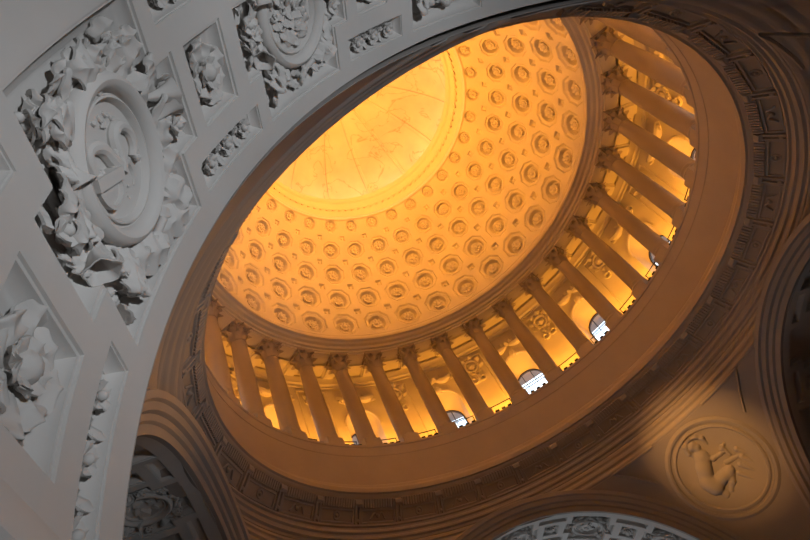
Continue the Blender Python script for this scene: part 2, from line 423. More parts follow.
for _, i, az in bays:
    nb += 1; left = 'between the %s and %s columns from left' % (ordw(nb), ordw(nb+1))
    M = radial(az, RW, 1.262)
    if i % 2 == 1:
        nw += 1
        w = thing('window_%d' % nw, None, None, M, None, 'structure')
        g = MB()
        o1 = [(-WW, 1.24)] + arc(WW, WZ, 20)[::-1] + [(WW, 1.24)]; k2 = (WW-.006)/WW
        o2 = [(x*k2, WZ+(z-WZ)*k2 if z > WZ else z) for x, z in o1]
        g.grid(np.array([[(x, WY, z) for x, z in o1], [(x, WY-.006, z) for x, z in o1], [(x, WY-.006, z) for x, z in o2], [(x, WY+.006, z) for x, z in o2]]))
        bpart(w, 'frame', g, M_FR, az, w)
        g = MB()
        for x in (-.025, .025): g.box((x-.0016, WY-.003, 1.24), (x+.0016, WY+.003, WZ+math.sqrt(WW**2-x*x)-.003))
        for z in (1.36, WZ+.002): g.box((-WW+.004, WY-.003, z-.0016), (WW-.004, WY+.003, z+.0016))
        bpart(w, 'muntin', g, M_FR, az, w)
        g = MB(); a = arc(WW-.004, WZ, 16)
        g.add([(0, WY+.001, WZ)] + [(x, WY+.001, z) for x, z in [(WW-.004, 1.24)] + a + [(-WW+.004, 1.24)]], [(0, j+1, j+2) for j in range(len(a)+1)] + [(0, len(a)+2, 1)])
        bpart(w, 'pane', g, M_GL, az, w)
        t = thing('garland', 'carved garland over the window niche ' + left, 'garland', M, 'garlands over the gallery windows')
        g = MB()                                 # keystone cartouche
        g.lathe([(.0001, -.012), (.012, -.010), (.018, -.002), (.020, .004)], 14, (0, 0, 0)); V = g.verts(); g2 = MB(); g2.add(np.stack([V[:, 0], V[:, 2]-.006, 1.636+V[:, 1]*1.35], -1), g.F)
        bpart(t, 'keystone', g2, M_GW, az, t)
        for sx in (-1, 1):
            g = MB(); pts = [(sx*(.012+.088*u), -.012-.010*math.sin(PI*u), 1.690 - .020*math.sin(PI*u)+.012*u) for u in np.linspace(0, 1, 12)]
            g.tube(pts, [.010+.010*math.sin(PI*u) for u in np.linspace(0, 1, 12)], 8, up=(0, 1, 0))
            bpart(t, 'swag', g, M_GW, az, t)
            for q in range(6):
                u = .1+.15*q; g = MB()
                sheet_y(g, place(leaf_pts(.042, .016, .012, .3, 2, 7, 5), (sx*(.012+.088*u), 1.690-.020*math.sin(PI*u)+.012*u), PI/2 + sx*(.9 - .75*q), .016), .003)
                bpart(t, 'leaf', g, M_GW, az, t)
    else:
        t = thing('wall_wreath', 'carved wreath on the gallery wall ' + left, 'wreath', M, 'wreaths on the gallery wall')
        g = MB(); g.grid(np.array(sweep_ring((0, -.005, 1.690), .036, .008)), cu=True, cv=True); bpart(t, 'ring', g, M_GW, az, t)
        g = MB(); g.lathe([(.027, 0), (.024, .008), (.010, .013), (.0001, .017)], 16, lobes=8, amp=.10); V = g.verts(); h = MB(); h.add(np.stack([V[:, 0], -V[:, 2], 1.690+V[:, 1]], -1), g.F); bpart(t, 'boss', h, M_GW, az, t)
        for q in range(8):
            a = PI*2*(q+.5)/8
            if .9 < (a % (2*PI)) < 2.2: pass
            g = MB(); sheet_y(g, place(leaf_pts(.034, .015, .014, .3, 2, 7, 5), (.040*math.cos(a), 1.690+.040*math.sin(a)), a+.5, .004), .003); bpart(t, 'leaf', g, M_GW, az, t)
        for sx in (-1, 1):
            g = MB(); pts = []
            for u in np.linspace(0, 1, 22):
                v = 7.2*u; rr = .026*(1-.75*u); pts.append((sx*(.024 + rr*math.cos(v+PI*.6)), -.006, 1.600 + rr*math.sin(v+PI*.6)*1.1))
            g.tube(pts, .0062, 6, up=(0, 1, 0)); bpart(t, 'scroll', g, M_GW, az, t)
        g = MB(); sheet_y(g, place(leaf_pts(.060, .014, .012, .2, 3, 9, 5), (0, 1.640), -PI/2, .004), .003); bpart(t, 'pendant', g, M_GW, az, t)
    # rail on the parapet and the three small lamps along it
    rb = thing('hand_rail', 'thin dark rail on the parapet ' + left, 'rail', radial(az, 1.02, 1.262), 'parapet rails of the gallery')
    g = MB(); g.tube([pol(1.02, az+d, 1.338) for d in np.linspace(-3.4, 3.4, 7)], .0022, 6); part(rb, 'rail', g, M_MT, True, 32, rb)
    for d in (-3.2, 3.2):
        g = MB(); g.tube([pol(1.02, az+d, 1.262), pol(1.02, az+d, 1.339)], .0022, 6, up=(1, 0, 0)); part(rb, 'post', g, M_MT, True, 32, rb)
    for q, d in enumerate((-1.9, 0, 1.9)):
        l = thing('floodlight', '%s small floodlight on the parapet %s' % (('left', 'middle', 'right')[q], left), 'lamp', radial(az+d, .972, 1.262), 'parapet floodlights')
        g = MB(); g.box((-.009, -.006, .004), (.009, .008, .020)); part(l, 'housing', g, M_MT)
        g = MB(); g.box((-.003, -.003, -.001), (.003, .003, .005)); part(l, 'foot', g, M_MT)

# ------------------------------------------------------------------ frieze consoles and panels on the ring
def slope_frame(az):                           # the frieze leans inwards: z up the slope, y into the wall
    M = radial(az, .940, 1.002); L = math.hypot(.058, .081); y, z = M[:3, 1].copy(), M[:3, 2].copy()
    M[:3, 2] = (-.058*y + .081*z)/L; M[:3, 1] = (.081*y + .058*z)/L; return M
def mk_console(M, label):
    t = thing('console', label, 'bracket', M, 'brackets of the ring frieze')
    for sx in (-1, 1):
        g = MB(); g.box((sx*.009-.0035, -.009, -.094), (sx*.009+.0035, .004, -.012)); part(t, 'fillet', g, M_ST)
    g = MB()
    pr = [(.006, -.034), (-.006, -.034), (-.011, -.028), (-.013, -.020), (-.011, -.012), (-.008, -.008), (.006, -.006)]
    P = np.array([[(x, y, z) for y, z in pr] for x in (-.015, .015)]); g.grid(P, cv=True); 
    for P1 in P: g.add(P1, [tuple(range(len(pr)))])
    part(t, 'bracket', g, M_ST)
    g = MB(); g.tube([(-.015, -.009, -.022), (.015, -.009, -.022)], .0055, 10); part(t, 'scroll', g, M_ST)
    g = MB(); g.lathe([(.0001, .008), (.005, .006), (.007, .0)], 10); V = g.verts(); h = MB(); h.add(np.stack([V[:, 0]*1.2, -V[:, 2]-.004, V[:, 1]*1.2-.082], -1), g.F); part(t, 'drop', h, M_ST)
    return t
def mk_panel(M, label, kind):
    t = thing('frieze_panel', label, 'panel', M, 'panels of the ring frieze')
    w = R_(5.625)*.975-.018
    g = MB()
    for k in range(13):
        x = -w*.92 + 2*w*.92*k/12; g.box((x-.0034, -.010, -.036), (x+.0034, .004, -.005))
    part(t, 'fluting', g, M_ST)
    g = MB(); fr = [[(-w+d, y, -.092+d), (w-d, y, -.092+d), (w-d, y, -.041-d), (-w+d, y, -.041-d)] for d, y in ((0, .002), (0, -.006), (.005, -.007), (.007, .002))]
    g.grid(np.array(fr), cv=True); part(t, 'panel_frame', g, M_ST)
    g = MB()
    if kind:
        g.grid(np.array(sweep_ring((0, -.001, -.066), .0135, .0035, 20, 6)), cu=True, cv=True)
        g.ball((0, -.001, -.066), .006)
    else:
        for sx in (-1, 1):
            g.tube([(sx*(.006+.03*u), -.001-.004*math.sin(PI*u), -.066+.011*math.sin(5*u)) for u in np.linspace(0, 1, 12)], .0035, 6, up=(0, 1, 0))
        g.ball((0, -.001, -.066), .008)
    part(t, 'relief', g, M_ST); return t
cs = sorted(((sgn(AZC-.1+11.25*i), AZC-.1+11.25*i) for i in range(32) if seen(pol(.98, AZC+11.25*i, .945), 6)), key=lambda t: t[0])
pc = None
for n, (_, az) in enumerate(cs):
    lab = 'dim brown scrolled bracket, %s from left along the ring frieze' % ordw(n+1)
    M = slope_frame(az)
    if pc is None: pc = mk_console(M, lab)
    else: copy_tree(pc, M, lab)
ps = sorted(((sgn(AZC-.1+11.25*i+5.625), AZC-.1+11.25*i+5.625, i) for i in range(32) if seen(pol(.98, AZC+11.25*i+5.625, .945), 6)), key=lambda t: t[0])
pp = {}
for n, (_, az, i) in enumerate(ps):
    k = i % 2; lab = 'frieze panel with %s, %s from left along the dim ring' % (('scrollwork', 'a small wreath')[k], ordw(n+1))
    M = slope_frame(az)
    if k not in pp: pp[k] = mk_panel(M, lab, k)
    else: copy_tree(pp[k], M, lab)

# ------------------------------------------------------------------ arches
class Arch:
    def __init__(s, rot, ra, ye, comps, strips, squares):
        s.rot, s.ra, s.ye, s.comps, s.strips, s.squares = rot, ra, ye, comps, strips, squares
        c, q = math.cos(R_(rot)), math.sin(R_(rot)); s.Rm = np.array([[c, -q, 0], [q, c, 0], [0, 0, 1]])
    def xyz(s, th, w, h):                       # th degrees, w depth behind the crossing edge, h towards the viewer
        th = np.radians(th); r = s.ra - h
        P = np.stack([r*np.cos(th), -(s.ye + w) + 0*th, r*np.sin(th)], -1); return P @ s.Rm.T
    def local(s, thc, wc):                      # map (u, v, h) about a centre to the world; v grows towards the crossing
        return lambda V: s.xyz(thc + np.degrees(V[:, 0]/s.ra), wc - V[:, 1], V[:, 2])
    def fr(s, thc, wc, h=0):
        t = R_(thc); M = frame(np.array([(s.ra-h)*math.cos(t), -(s.ye+wc), (s.ra-h)*math.sin(t)]), (-math.sin(t), 0, math.cos(t)), (0, 1, 0), (-math.cos(t), 0, -math.sin(t)))
        M[:3, :] = s.Rm @ M[:3, :]; return M
    def holes(s):
        H = []
        for thc, hm, hl in s.comps:
            H.append([(thc-hm, .031), (thc+hm, .031), (thc+hm, .092), (thc+hl, .092), (thc+hl, .178), (thc+hm, .178), (thc+hm, .241), (thc-hm, .241), (thc-hm, .178), (thc-hl, .178), (thc-hl, .092), (thc-hm, .092)])
        for a, b in s.strips:
            for w0, w1 in ((.033, .066), (.204, .238)): H.append([(a, w0), (b, w0), (b, w1), (a, w1)])
        for a, b in s.squares: H.append([(a, .091), (b, .091), (b, .176), (a, .176)])
        return H
    def plate(s, name, wmax=.46, depth=.02, inset=.019, mt=None):
        H = s.holes(); rects = []
        for h in H:
            if len(h) == 4: rects.append((h[0][0], h[1][0], h[0][1], h[2][1]))
            else:
                rects.append((h[0][0], h[1][0], .031, .241)); rects.append((h[9][0], h[3][0], .092, .178))
        ths = {0.0, 180.0}; ws = {0.0, wmax}
        for r in rects: ths |= {r[0], r[1]}; ws |= {r[2], r[3]}
        tl = sorted(ths); T = []
        for a, b in zip(tl[:-1], tl[1:]):
            if b - a < 1e-6: continue
            T += list(np.linspace(a, b, max(1, int(math.ceil((b-a)/1.2)))+1)[:-1])
        T.append(180.0); Wl = sorted(ws); g = MB(); idx = {}; V = []
        edge = (lambda t: .012*min(1, max(0, (152-t)/40))) if s.rot == 0 else (lambda t: 0.0)
        def vid(i, j):
            if (i, j) not in idx: idx[(i, j)] = len(V); V.append(s.xyz(np.array(T[i]), np.array(Wl[j] if j else edge(T[i])), 0))
            return idx[(i, j)]
        F = []
        for i in range(len(T)-1):
            tm = (T[i]+T[i+1])/2
            for j in range(len(Wl)-1):
                wm = (Wl[j]+Wl[j+1])/2
                if any(r[0] < tm < r[1] and r[2] < wm < r[3] for r in rects): continue
                F.append((vid(i, j), vid(i+1, j), vid(i+1, j+1), vid(i, j+1)))
        g.add(np.array(V), F)
        # thickness at the crossing edge and pier faces below the springing
        n = 120; A = np.linspace(0, 180, n)
        g.grid(np.array([[s.xyz(a, edge(a), 0), s.xyz(a, edge(a), -.05)] for a in A]))
        for sx in (-1, 1):
            P = np.array([[(sx*s.ra, -(s.ye+w), z) for z in (0, -1.75)] for w in (0, wmax)]) @ s.Rm.T; g.grid(P)
        o = struct(name, g, mt or M_PL, 30)
        # moulded frames of the sunk panels
        f = MB(); K = PI/180*s.ra
        prof_ = [(0, 0), (.0004, -.0035), (.0028, -.0037), (.0032, -.0075), (.0044, -.0125), (.0068, -.0185), (.0100, -.0230), (.0138, -.0256), (.0142, -.0282), (.0160, -.0286), (.0162, -.03)]
        for h in H:
            small = len(h) == 4 and abs(h[0][1]-h[2][1]) < .04; k = .5 if small else 1.0
            n = len(h); rings = []
            for d, hh in prof_:
                d *= k*inset/.016; ring = []
                for i in range(n):
                    p, q, r = h[i-1], h[i], h[(i+1) % n]
                    o_ = [0, 0]
                    for a, b in ((p, q), (q, r)):
                        du, dw = b[0]-a[0], b[1]-a[1]
                        if abs(du) > 1e-9: o_[1] += d*(1 if du > 0 else -1)
                        else: o_[0] += -d*(1 if dw > 0 else -1)/K
                    ring.append((q[0]+o_[0], q[1]+o_[1], hh*depth/.03*(.7 if small else 1)))
                rings.append(ring)
            sub = []
            for ring in rings:
                row = []
                for i in range(n):
                    a, b = np.array(ring[i]), np.array(ring[(i+1) % n]); m_ = max(1, int(math.ceil(abs(rings[0][i][0]-rings[0][(i+1) % n][0])/1.2)))
                    for q in range(m_): row.append(a+(b-a)*q/m_)
                sub.append(row)
            L = np.array(sub); f.grid(s.xyz(L[..., 0], L[..., 1], L[..., 2]), cv=True)
            # floor of the panel
            rc = [(h[0][0], h[1][0], h[0][1], h[2][1])] if n == 4 else [(h[0][0], h[1][0], .031, .241), (h[9][0], h[3][0], .092, .178)]
            for a, b, w0, w1 in rc:
                e = inset*k*.9
                TT = np.linspace(a+e/K, b-e/K, max(2, int((b-a)/1.2))); 
                f.grid(np.array([[s.xyz(t, w0+e, -depth*(.7 if small else 1)+.0002), s.xyz(t, w1-e, -depth*(.7 if small else 1)+.0002)] for t in TT]))
        obj('coffer_moulding', mesh_from(f.verts(), f.F, 'coffer_moulding', mt or M_PL), o)
        return o
near = Arch(0, NEAR_R, NEAR_Y, [(158.9, 6.5, 8.8), (133.75, 5.85, 7.85), (110.2, 5.6, 7.6), (86.2, 5.6, 7.6)],
            [(141.2, 150.9), (117.5, 126.1), (167.15, 178.6), (93.6, 102.2)], [(143.5, 148.6), (119.6, 124.3), (169.6, 175.8), (95.6, 100.6)])
def reg(): 
    cs = [(90+24*k, 5.8, 7.7) for k in (-3, -2, -1, 0, 1, 2, 3)]; st = [(90+24*k-4.5+12, 90+24*k+4.5+12) for k in (-3, -2, -1, 0, 1, 2)]
    return cs, st, [(a+2.1, b-2.1) for a, b in st]
FR_ = .772
far = Arch(180, FR_, 1.0, *reg()); left = Arch(270, FR_, 1.0, *reg()); right = Arch(90, FR_, 1.0, *reg())
near.plate('wall_near'); far.plate('wall_far', .30); left.plate('wall_left', .60); right.plate('wall_right', .60)
# impost moulding at the springing of the near arch
g = MB()
P = np.array([[(-(NEAR_R - o), -(NEAR_Y + w), z) for o, z in ((0, .034), (.006, .032), (.006, .026), (.012, .022), (.016, .010), (.016, -.002), (.010, -.006), (.010, -.03), (0, -.032))] for w in (0.0, .46)])
g.grid(P); struct('trim_6', g, M_PL, 30)

# archivolts: moulded bands round each arch on the crossing side
def archivolt(A, name, k):
    pr = [(-.0, 0), (.0, .012), (.006, .014), (.018, .018), (.022, .026), (.034, .030), (.038, .040), (.052, .046), (.056, .054), (.070, .058), (.074, .052), (.080, .035)]
    g = MB(); T = np.linspace(0, 180, 121)
    g.grid(np.array([[A.xyz(t, -dy*k, -dr) for dr, dy in pr] for t in T]))
    return struct(name, g, M_ST, 30)
archivolt(far, 'trim_7', 1); archivolt(left, 'trim_8', 1); archivolt(right, 'trim_9', 1); archivolt(near, 'trim_10', .12)

# pendentives
def pend(a1, A1, a2, A2, name):
    g = MB(); rows = []
    ends = []
    for z in list(np.linspace(-1.75, 0, 5))[:-1] + list(np.linspace(0, .772, 44)) + list(np.linspace(.774, .856, 26)):
        E = []
        for a, A, sg in ((a1, A1, 1), (a2, A2, -1)):
            zz = max(z, 0); w = math.sqrt(max(0, A.ra**2 - zz**2)); E.append((R_(a) + sg*math.atan2(w, A.ye), math.hypot(w, A.ye)))
        row = []
        for u in np.linspace(0, 1, 34):
            az = E[0][0] + (E[1][0]-E[0][0])*u; r = E[0][1] + (E[1][1]-E[0][1])*u
            if A1 is near or A2 is near:
                k = (1-u) if A2 is near else u; k = k**5; n_, f_ = (1, 0) if A2 is near else (0, 1)
                r = E[n_][1] + (E[f_][1]-E[n_][1])*k
                if z > .773: r = max(r, math.sqrt(max(1.739 - z*z, 1.0))) if z < .845 else 1.010
            elif z > .773: r = 1.0 + (z-.772)*.12
            if z > .7735: q = ((z-.774)/.082*3) % 1; r -= .0065*(min(1, 6*q) if q < .55 else max(0, 1-(q-.55)*6))
            row.append((r*math.sin(az), r*math.cos(az), z))
        rows.append(row)
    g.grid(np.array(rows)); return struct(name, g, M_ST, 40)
pend(0, far, 90, right, 'wall_pendentive_right'); pend(90, right, 180, near, 'wall_pendentive_near_right')
pend(180, near, 270, left, 'wall_pendentive_near_left'); pend(270, left, 360, far, 'wall_pendentive_left')
# thin raised triangular border on each pendentive
RS = math.sqrt(1+FR_**2)
def sphpt(az, z, off=0): r = math.sqrt(RS**2 - z*z) - off; return pol(r, az, z)
def border(az0, name):
    g = MB(); out = []
    for s in (-1, 1):
        pts = []
        for th in np.linspace(22, 78, 30):
            rr = FR_+.115; x = rr*math.cos(R_(th)); z = rr*math.sin(R_(th))
            if z > .775: break
            r = math.sqrt(max(RS**2-z*z, 0)); d = math.sqrt(max(r*r-x*x, .2)); a = math.degrees(math.atan2(x, d))
            pts.append((s*(45-a), z))
        out.append(pts)
    a_end = out[0][-1][0]; zt = out[0][-1][1]
    loop = out[0] + [(a_end + (-2*a_end)*u, zt) for u in np.linspace(0, 1, 24)[1:-1]] + out[1][::-1]
    L = np.array([sphpt(az0+a, z, .002) for a, z in loop]); cc = sphpt(az0, .591)
    run = []
    for p in list(L) + [None]:
        if p is not None and np.linalg.norm(p-cc) > .245: run.append(p)
        else:
            if len(run) > 2: g.tube(run, .005, 6, up=(0, 0, 1))
            run = []
    return struct(name, g, M_ST)
border(45, 'trim_11'); border(315, 'trim_12'); border(135, 'trim_13')

# ------------------------------------------------------------------ roundels on the pendentives
def roundel(az, label, figure):
    c = pol(1.11, az, .591); n = -c/np.linalg.norm(c); a = R_(az)
    ex = np.array([math.cos(a), -math.sin(a), 0]); ey = np.cross(n, ex)
    t = thing('roundel', label, 'roundel', frame(c, ex, ey, n), 'roundels of the pendentives')
    g = MB(); g.lathe([(.225, -.045), (.225, .002), (.221, .010), (.214, .010), (.210, .004), (.205, .004), (.200, .012), (.190, .016), (.181, .013), (.178, .004), (.172, .003), (.168, .010), (.160, .011), (.156, .004), (.153, -.004)], 96); part(t, 'frame', g, M_ST)
    g = MB(); g.lathe([(.156, -.005), (.10, -.007), (.0001, -.008)], 64); part(t, 'disc', g, M_ST)
    caps = figure
    N = 110; xs = np.linspace(-.15, .15, N); X, Y = np.meshgrid(xs, xs, indexing='ij'); Hh = np.zeros_like(X)
    def cap_(p, q, r0, r1):
        p, q = np.array(p), np.array(q); d = q-p; L = max((d*d).sum(), 1e-9)
        tt = np.clip(((X-p[0])*d[0]+(Y-p[1])*d[1])/L, 0, 1); rr = r0+(r1-r0)*tt
        dd = (X-p[0]-tt*d[0])**2 + (Y-p[1]-tt*d[1])**2
        return np.sqrt(np.maximum(rr*rr-dd, 0))
    for group_, names in caps:
        H = np.full_like(X, 0.0)
        for p, q, r0, r1, k in group_:
            h = cap_(p, q, r0, r1)*k; H = np.where((h > 0) & (H > 0), np.log(np.exp(160*h)+np.exp(160*H)-1)/160, np.maximum(H, h))
        F = []; idx = -np.ones(X.shape, int); V = []
        mask = H > 0
        mk = mask.copy(); mk[1:] |= mask[:-1]; mk[:-1] |= mask[1:]; mk[:, 1:] |= mask[:, :-1]; mk[:, :-1] |= mask[:, 1:]
        for i in range(N):
            for j in range(N):
                if mk[i, j]: idx[i, j] = len(V); V.append((X[i, j], Y[i, j], -.0085 + H[i, j]))
        for i in range(N-1):
            for j in range(N-1):
                q = (idx[i, j], idx[i+1, j], idx[i+1, j+1], idx[i, j+1])
                if min(q) >= 0: F.append(q)
        if V: g = MB(); g.add(V, F); part(t, names, g, M_ST, angle=80)
    return t
fig = [([((-.018,.122),(-.012,.112),.026,.022,.9), ((-.012,.10),(-.02,.075),.014,.016,.8), ((-.022,.070),(-.050,.035),.030,.032,.75), ((-.05,.035),(-.080,-.015),.032,.030,.8), ((-.080,-.015),(-.074,-.040),.034,.034,.8),
         ((-.072,-.038),(-.02,-.030),.030,.024,.85), ((-.02,-.030),(.020,-.024),.024,.019,.85), ((.018,-.028),(-.008,-.062),.018,.015,.85), ((-.008,-.062),(-.034,-.084),.015,.010,.8), ((-.034,-.084),(-.026,-.100),.010,.007,.8),
         ((-.02,.068),(.004,.040),.014,.012,.95), ((.004,.040),(.036,.036),.012,.009,.95), ((.036,.036),(.060,.036),.009,.011,.95),
         ((-.07,-.05),(-.06,-.085),.022,.017,.6), ((-.06,-.085),(-.088,-.110),.015,.010,.6),
         ((-.012,.128),(-.004,.122),.006,.004,1.8), ((-.036,.066),(-.045,.10),.013,.011,.9), ((-.045,.10),(-.030,.138),.011,.009,.9)], 'relief_figure'),
       ([((-.050,.108),(-.042,.136),.013,.014,1.5), ((-.042,.136),(-.014,.150),.014,.014,1.5), ((-.014,.150),(.018,.143),.014,.013,1.5), ((.018,.143),(.033,.122),.013,.012,1.5), ((.033,.122),(.030,.096),.012,.008,1.4)], 'hair'),
       ([((.062,.056),(.062,.016),.009,.008,1.4), ((.050,.046),(.076,.056),.008,.006,1.4), ((.076,.056),(.086,.080),.006,.005,1.4)], 'staff'),
       ([((.095,.015),(.120,-.03),.013,.008,1.0), ((.090,-.02),(.110,-.068),.013,.008,1.0), ((.062,-.035),(.09,-.092),.013,.008,1.0), ((.035,-.055),(.062,-.108),.012,.008,1.0), ((.03,.0),(.095,-.010),.012,.009,.8)], 'drapery')]
fig2 = [([(( .018,.112),(.012,.104),.024,.021,.9), ((.012,.09),(.02,.06),.014,.018,.8), ((.022,.060),(.040,-.01),.034,.034,.75), ((.04,-.01),(-.02,-.04),.034,.026,.8), ((-.02,-.04),(-.01,-.10),.022,.013,.8), ((.02,.06),(-.05,.04),.015,.010,.9)], 'relief_figure')]
if seen(pol(1.1, 45, .59), 60): roundel(45, 'large round relief of a seated figure with bowed head on the lower right pendentive', fig)

# ------------------------------------------------------------------ carvings of the arch soffits
def garland_comp(A, comp, label, label2, emblem, seed, detail):
    thc, hm, hl = comp; wc = .136; f = A.local(thc, wc); K = PI/180*A.ra; hu, hl_ = hm*K-.013, hl*K-.012; hv, hv2 = .105-.013, .043-.010
    r = random.Random(seed); fl = -.020; M = A.fr(thc, wc, fl)
    t = thing('foliage_relief', label, 'relief', M, 'foliage reliefs of the arch soffit')
    def add(g, name, par=t, top=t): return part(par, name, g.mapped(f), M_PL, True, 58, top)
    def inside(u, v): return (abs(u) < hu and abs(v) < hv) or (abs(u) < hl_ and abs(v) < hv2)
    RO_ = .0675; cu = -.001 if emblem == 1 else -.004
    def lf(b, ang, L, W, h0, rise, curl, lobes, name='leaf', tilt=0, tt=.0022):
        k = 1.0
        for _ in range(14):
            if inside(b[0]+L*k*math.cos(ang), b[1]+L*k*math.sin(ang)): break
            k *= .88
        if k < .12: return
        g = MB(); g.sheet(place(leaf_pts(L*k, W*max(k, .6), rise, curl, lobes, 13, 9, .38), b, ang, h0, tilt), tt); add(g, name)
    ring = lambda a, R=RO_: (cu + R*math.cos(a), R*math.sin(a))
    if emblem == 1:                             # the long acanthus sprays of the largest medallion
        for (a, b) in (((.0479,-.047),(.0714,-.090)), ((-.0389,-.062),(.0208,-.085)), ((-.003,-.068),(-.0250,-.090)), ((-.050,-.063),(-.078,-.082)), ((.0419,-.058),(.080,-.064)), ((.0584,-.026),(.1115,-.030)), ((.0644,.001),(.1150,-.012)),
                       ((.0524,.050),(.082,.050)), ((.0299,.070),(.066,.090)), ((-.009,.078),(-.076,.088)), ((-.0494,.060),(-.080,.078)), ((-.102,-.025),(-.080,-.055)), ((.058,-.045),(.080,-.030)), ((.0434,.060),(-.0104,.088))):
            L = math.hypot(b[0]-a[0], b[1]-a[1])*1.12; lf(a, math.atan2(b[1]-a[1], b[0]-a[0]), L, min(.022, L*.36), fl+.011, .013, .22, 4, tilt=r.uniform(-.35, .35))
        q = [(.0539,-.052), (.0620,-.033), (.0700,-.014), (.0710,.009), (.0620,.040), (.0334,.076), (.005,.083), (-.035,.086), (-.065,.075)]
        g = MB(); g.tube([(x, y, fl+.010+.004*math.sin(k*1.3)) for k, (x, y) in enumerate(q)], [.005, .0062, .007, .0075, .0075, .007, .006, .005, .0035], 10); add(g, 'stem')
    # corner acanthus leaves, curled over
    n_corner = 0
    for sx in (-1, 1):
        for sy in (-1, 1):
            a = math.atan2(sy*.085, sx*.075)
            for da, L, W, h in ((0, .085, .031, fl+.006), (.55, .066, .022, fl+.004), (-.55, .066, .022, fl+.004), (.25, .060, .018, fl+.012), (-.28, .055, .018, fl+.013)):
                b = ring(a - da*.35, RO_-.004); lf(b, a+da*.9, L*r.uniform(.9, 1.15), W*r.uniform(.9, 1.2), h, .014, r.uniform(.2, .5), 3, tilt=r.uniform(-.5, .5))
    # wreath of small leaves hugging the rim
    if detail:
        for q in range(10):
            a = 2*PI*q/10 + r.uniform(-.08, .08); s = 1 if math.sin(a/1.0) > 0 else -1
            lf(ring(a, RO_-.002), a + r.uniform(.6, 1.15)*r.choice((-1, 1)), r.uniform(.024, .040), r.uniform(.007, .011), fl+r.uniform(.006, .016), .010, r.uniform(.1, .5), 2, tilt=r.uniform(-.7, .7))
    if detail:                                  # leaves filling the ground of the compartment
        pts = []
        for _ in range(900):
            p = (r.uniform(-hl_, hl_), r.uniform(-hv, hv))
            if not inside(*p) or math.hypot(p[0]-cu, p[1]) < RO_+.004 or any(math.hypot(p[0]-q[0], p[1]-q[1]) < .0155 for q in pts): continue
            pts.append(p)
        for q in range(12):
            a = 2*PI*(q+.4)/12 + r.uniform(-.1, .1); lf(ring(a, RO_+.007), a + r.choice((-1, 1))*r.uniform(1.25, 1.5), r.uniform(.034, .046), r.uniform(.010, .014), fl+r.uniform(.008, .014), .010, .3, 3, tilt=r.uniform(-.5, .5))
        for p in pts[:36 if emblem == 1 else 54]:
            a = math.atan2(p[1], p[0]-cu) + r.uniform(-1.3, 1.3); L = r.uniform(.030, .046)
            lf((p[0]-.35*L*math.cos(a), p[1]-.35*L*math.sin(a)), a, L, L*r.uniform(.30, .42), fl+r.uniform(.002, .009), r.uniform(.008, .014), r.uniform(.15, .5), r.choice((2, 3)), tilt=r.uniform(-.5, .5))
    # stems: two branches rising from a tie near the crossing edge
    for s in (-1, 1):
        g = MB(); pts = []
        for q in range(22):
            u = q/21; a = PI/2 + s*(.35 + 2.2*u); R = RO_ + .012 + .005*math.sin(9*u); x, y = ring(a, R)
            x = max(-hu+.004, min(hu-.004, x)) if abs(y) > hv2 else max(-hl_, min(hl_, x)); y = max(-hv+.004, min(hv-.004, y))
            pts.append((x, y, fl+.008+.006*math.sin(7*u)))
        g.tube(pts, [.0062*(1-.45*q/21) for q in range(22)], 8); add(g, 'stem')
    g = MB()                                    # tie of the branches
    for s in (-1, 1):
        g.tube([(cu+s*.004+s*.02*math.sin(PI*u), hv-.012 - .012*u*(1-u)*4, fl+.014+.006*math.sin(PI*u)) for u in np.linspace(0, 1, 10)], .004, 7)
    g.ball((cu, hv-.012, fl+.014), .0075); add(g, 'ribbon')
    # open bell flowers, a rose and berries in the side lobes and corners
    def bell(p, ang, k=1.0):
        g = MB(); h = MB(); h.lathe([(.002, 0), (.004, .006), (.006, .014), (.0095, .022), (.0135, .027), (.0125, .0275), (.008, .022), (.004, .012), (.0005, .008)], 20, lobes=5, amp=.10)
        V = h.verts()*k; ca, sa = math.cos(ang), math.sin(ang); el = .5
        X = V[:, 2]*math.cos(el) - V[:, 0]*math.sin(el); Z = V[:, 2]*math.sin(el) + V[:, 0]*math.cos(el); Y = V[:, 1]
        g.add(np.stack([p[0]+ca*X-sa*Y, p[1]+sa*X+ca*Y, fl+.010+Z], -1), h.F); add(g, 'bell_flower')
    def rose(p, R=.013):
        for q in range(5):
            a = 2*PI*q/5 + r.random(); g = MB()
            g.sheet(place(leaf_pts(R, R*.6, R*.45, .25, 1, 12, 5, .1), p, a, fl+.016), .0018); add(g, 'petal')
        g = MB(); g.ball((p[0], p[1], fl+.020), R*.33, 7); add(g, 'flower_centre')
    bell((hl_-.045, .022), .3); bell((-hl_+.035, -.018), PI-.2); bell((-hl_+.033, .004), PI+.4, .9)
    bell((hu-.022, -hv+.048), 1.2, .9)
    rose((-hl_+.014, .018)); rose((hl_-.014, -.014)); rose((hu-.02, hv-.022), .011)
    if detail:
        for q in range(10):
            g = MB(); p = (r.choice((-1, 1))*r.uniform(hu*.8, hu), r.choice((-1, 1))*r.uniform(hv*.6, hv-.004)); g.ball((p[0], p[1], fl+.006), r.uniform(.003, .005), 6); add(g, 'berry')
    # the medallion in front of the foliage
    m_ = thing('medallion', label2, 'medallion', A.fr(thc + math.degrees(cu/A.ra), wc + (.004 if emblem == 1 else 0), fl), 'medallions of the arch soffit')
    g = MB(); g.lathe([(.069, -.002), (.069, .010), (.0712, .013), (.0716, .017), (.0704, .0215), (.0680, .0245), (.0645, .0262), (.0610, .0250), (.0582, .0222), (.0562, .018), (.0555, .0145), (.053, .015), (.0525, .018), (.0508, .0185), (.049, .016), (.0475, .012)], 72); g = g.mapped(lambda V: V*np.array([.94, .94, .95])); part(m_, 'rim', g, M_PL)
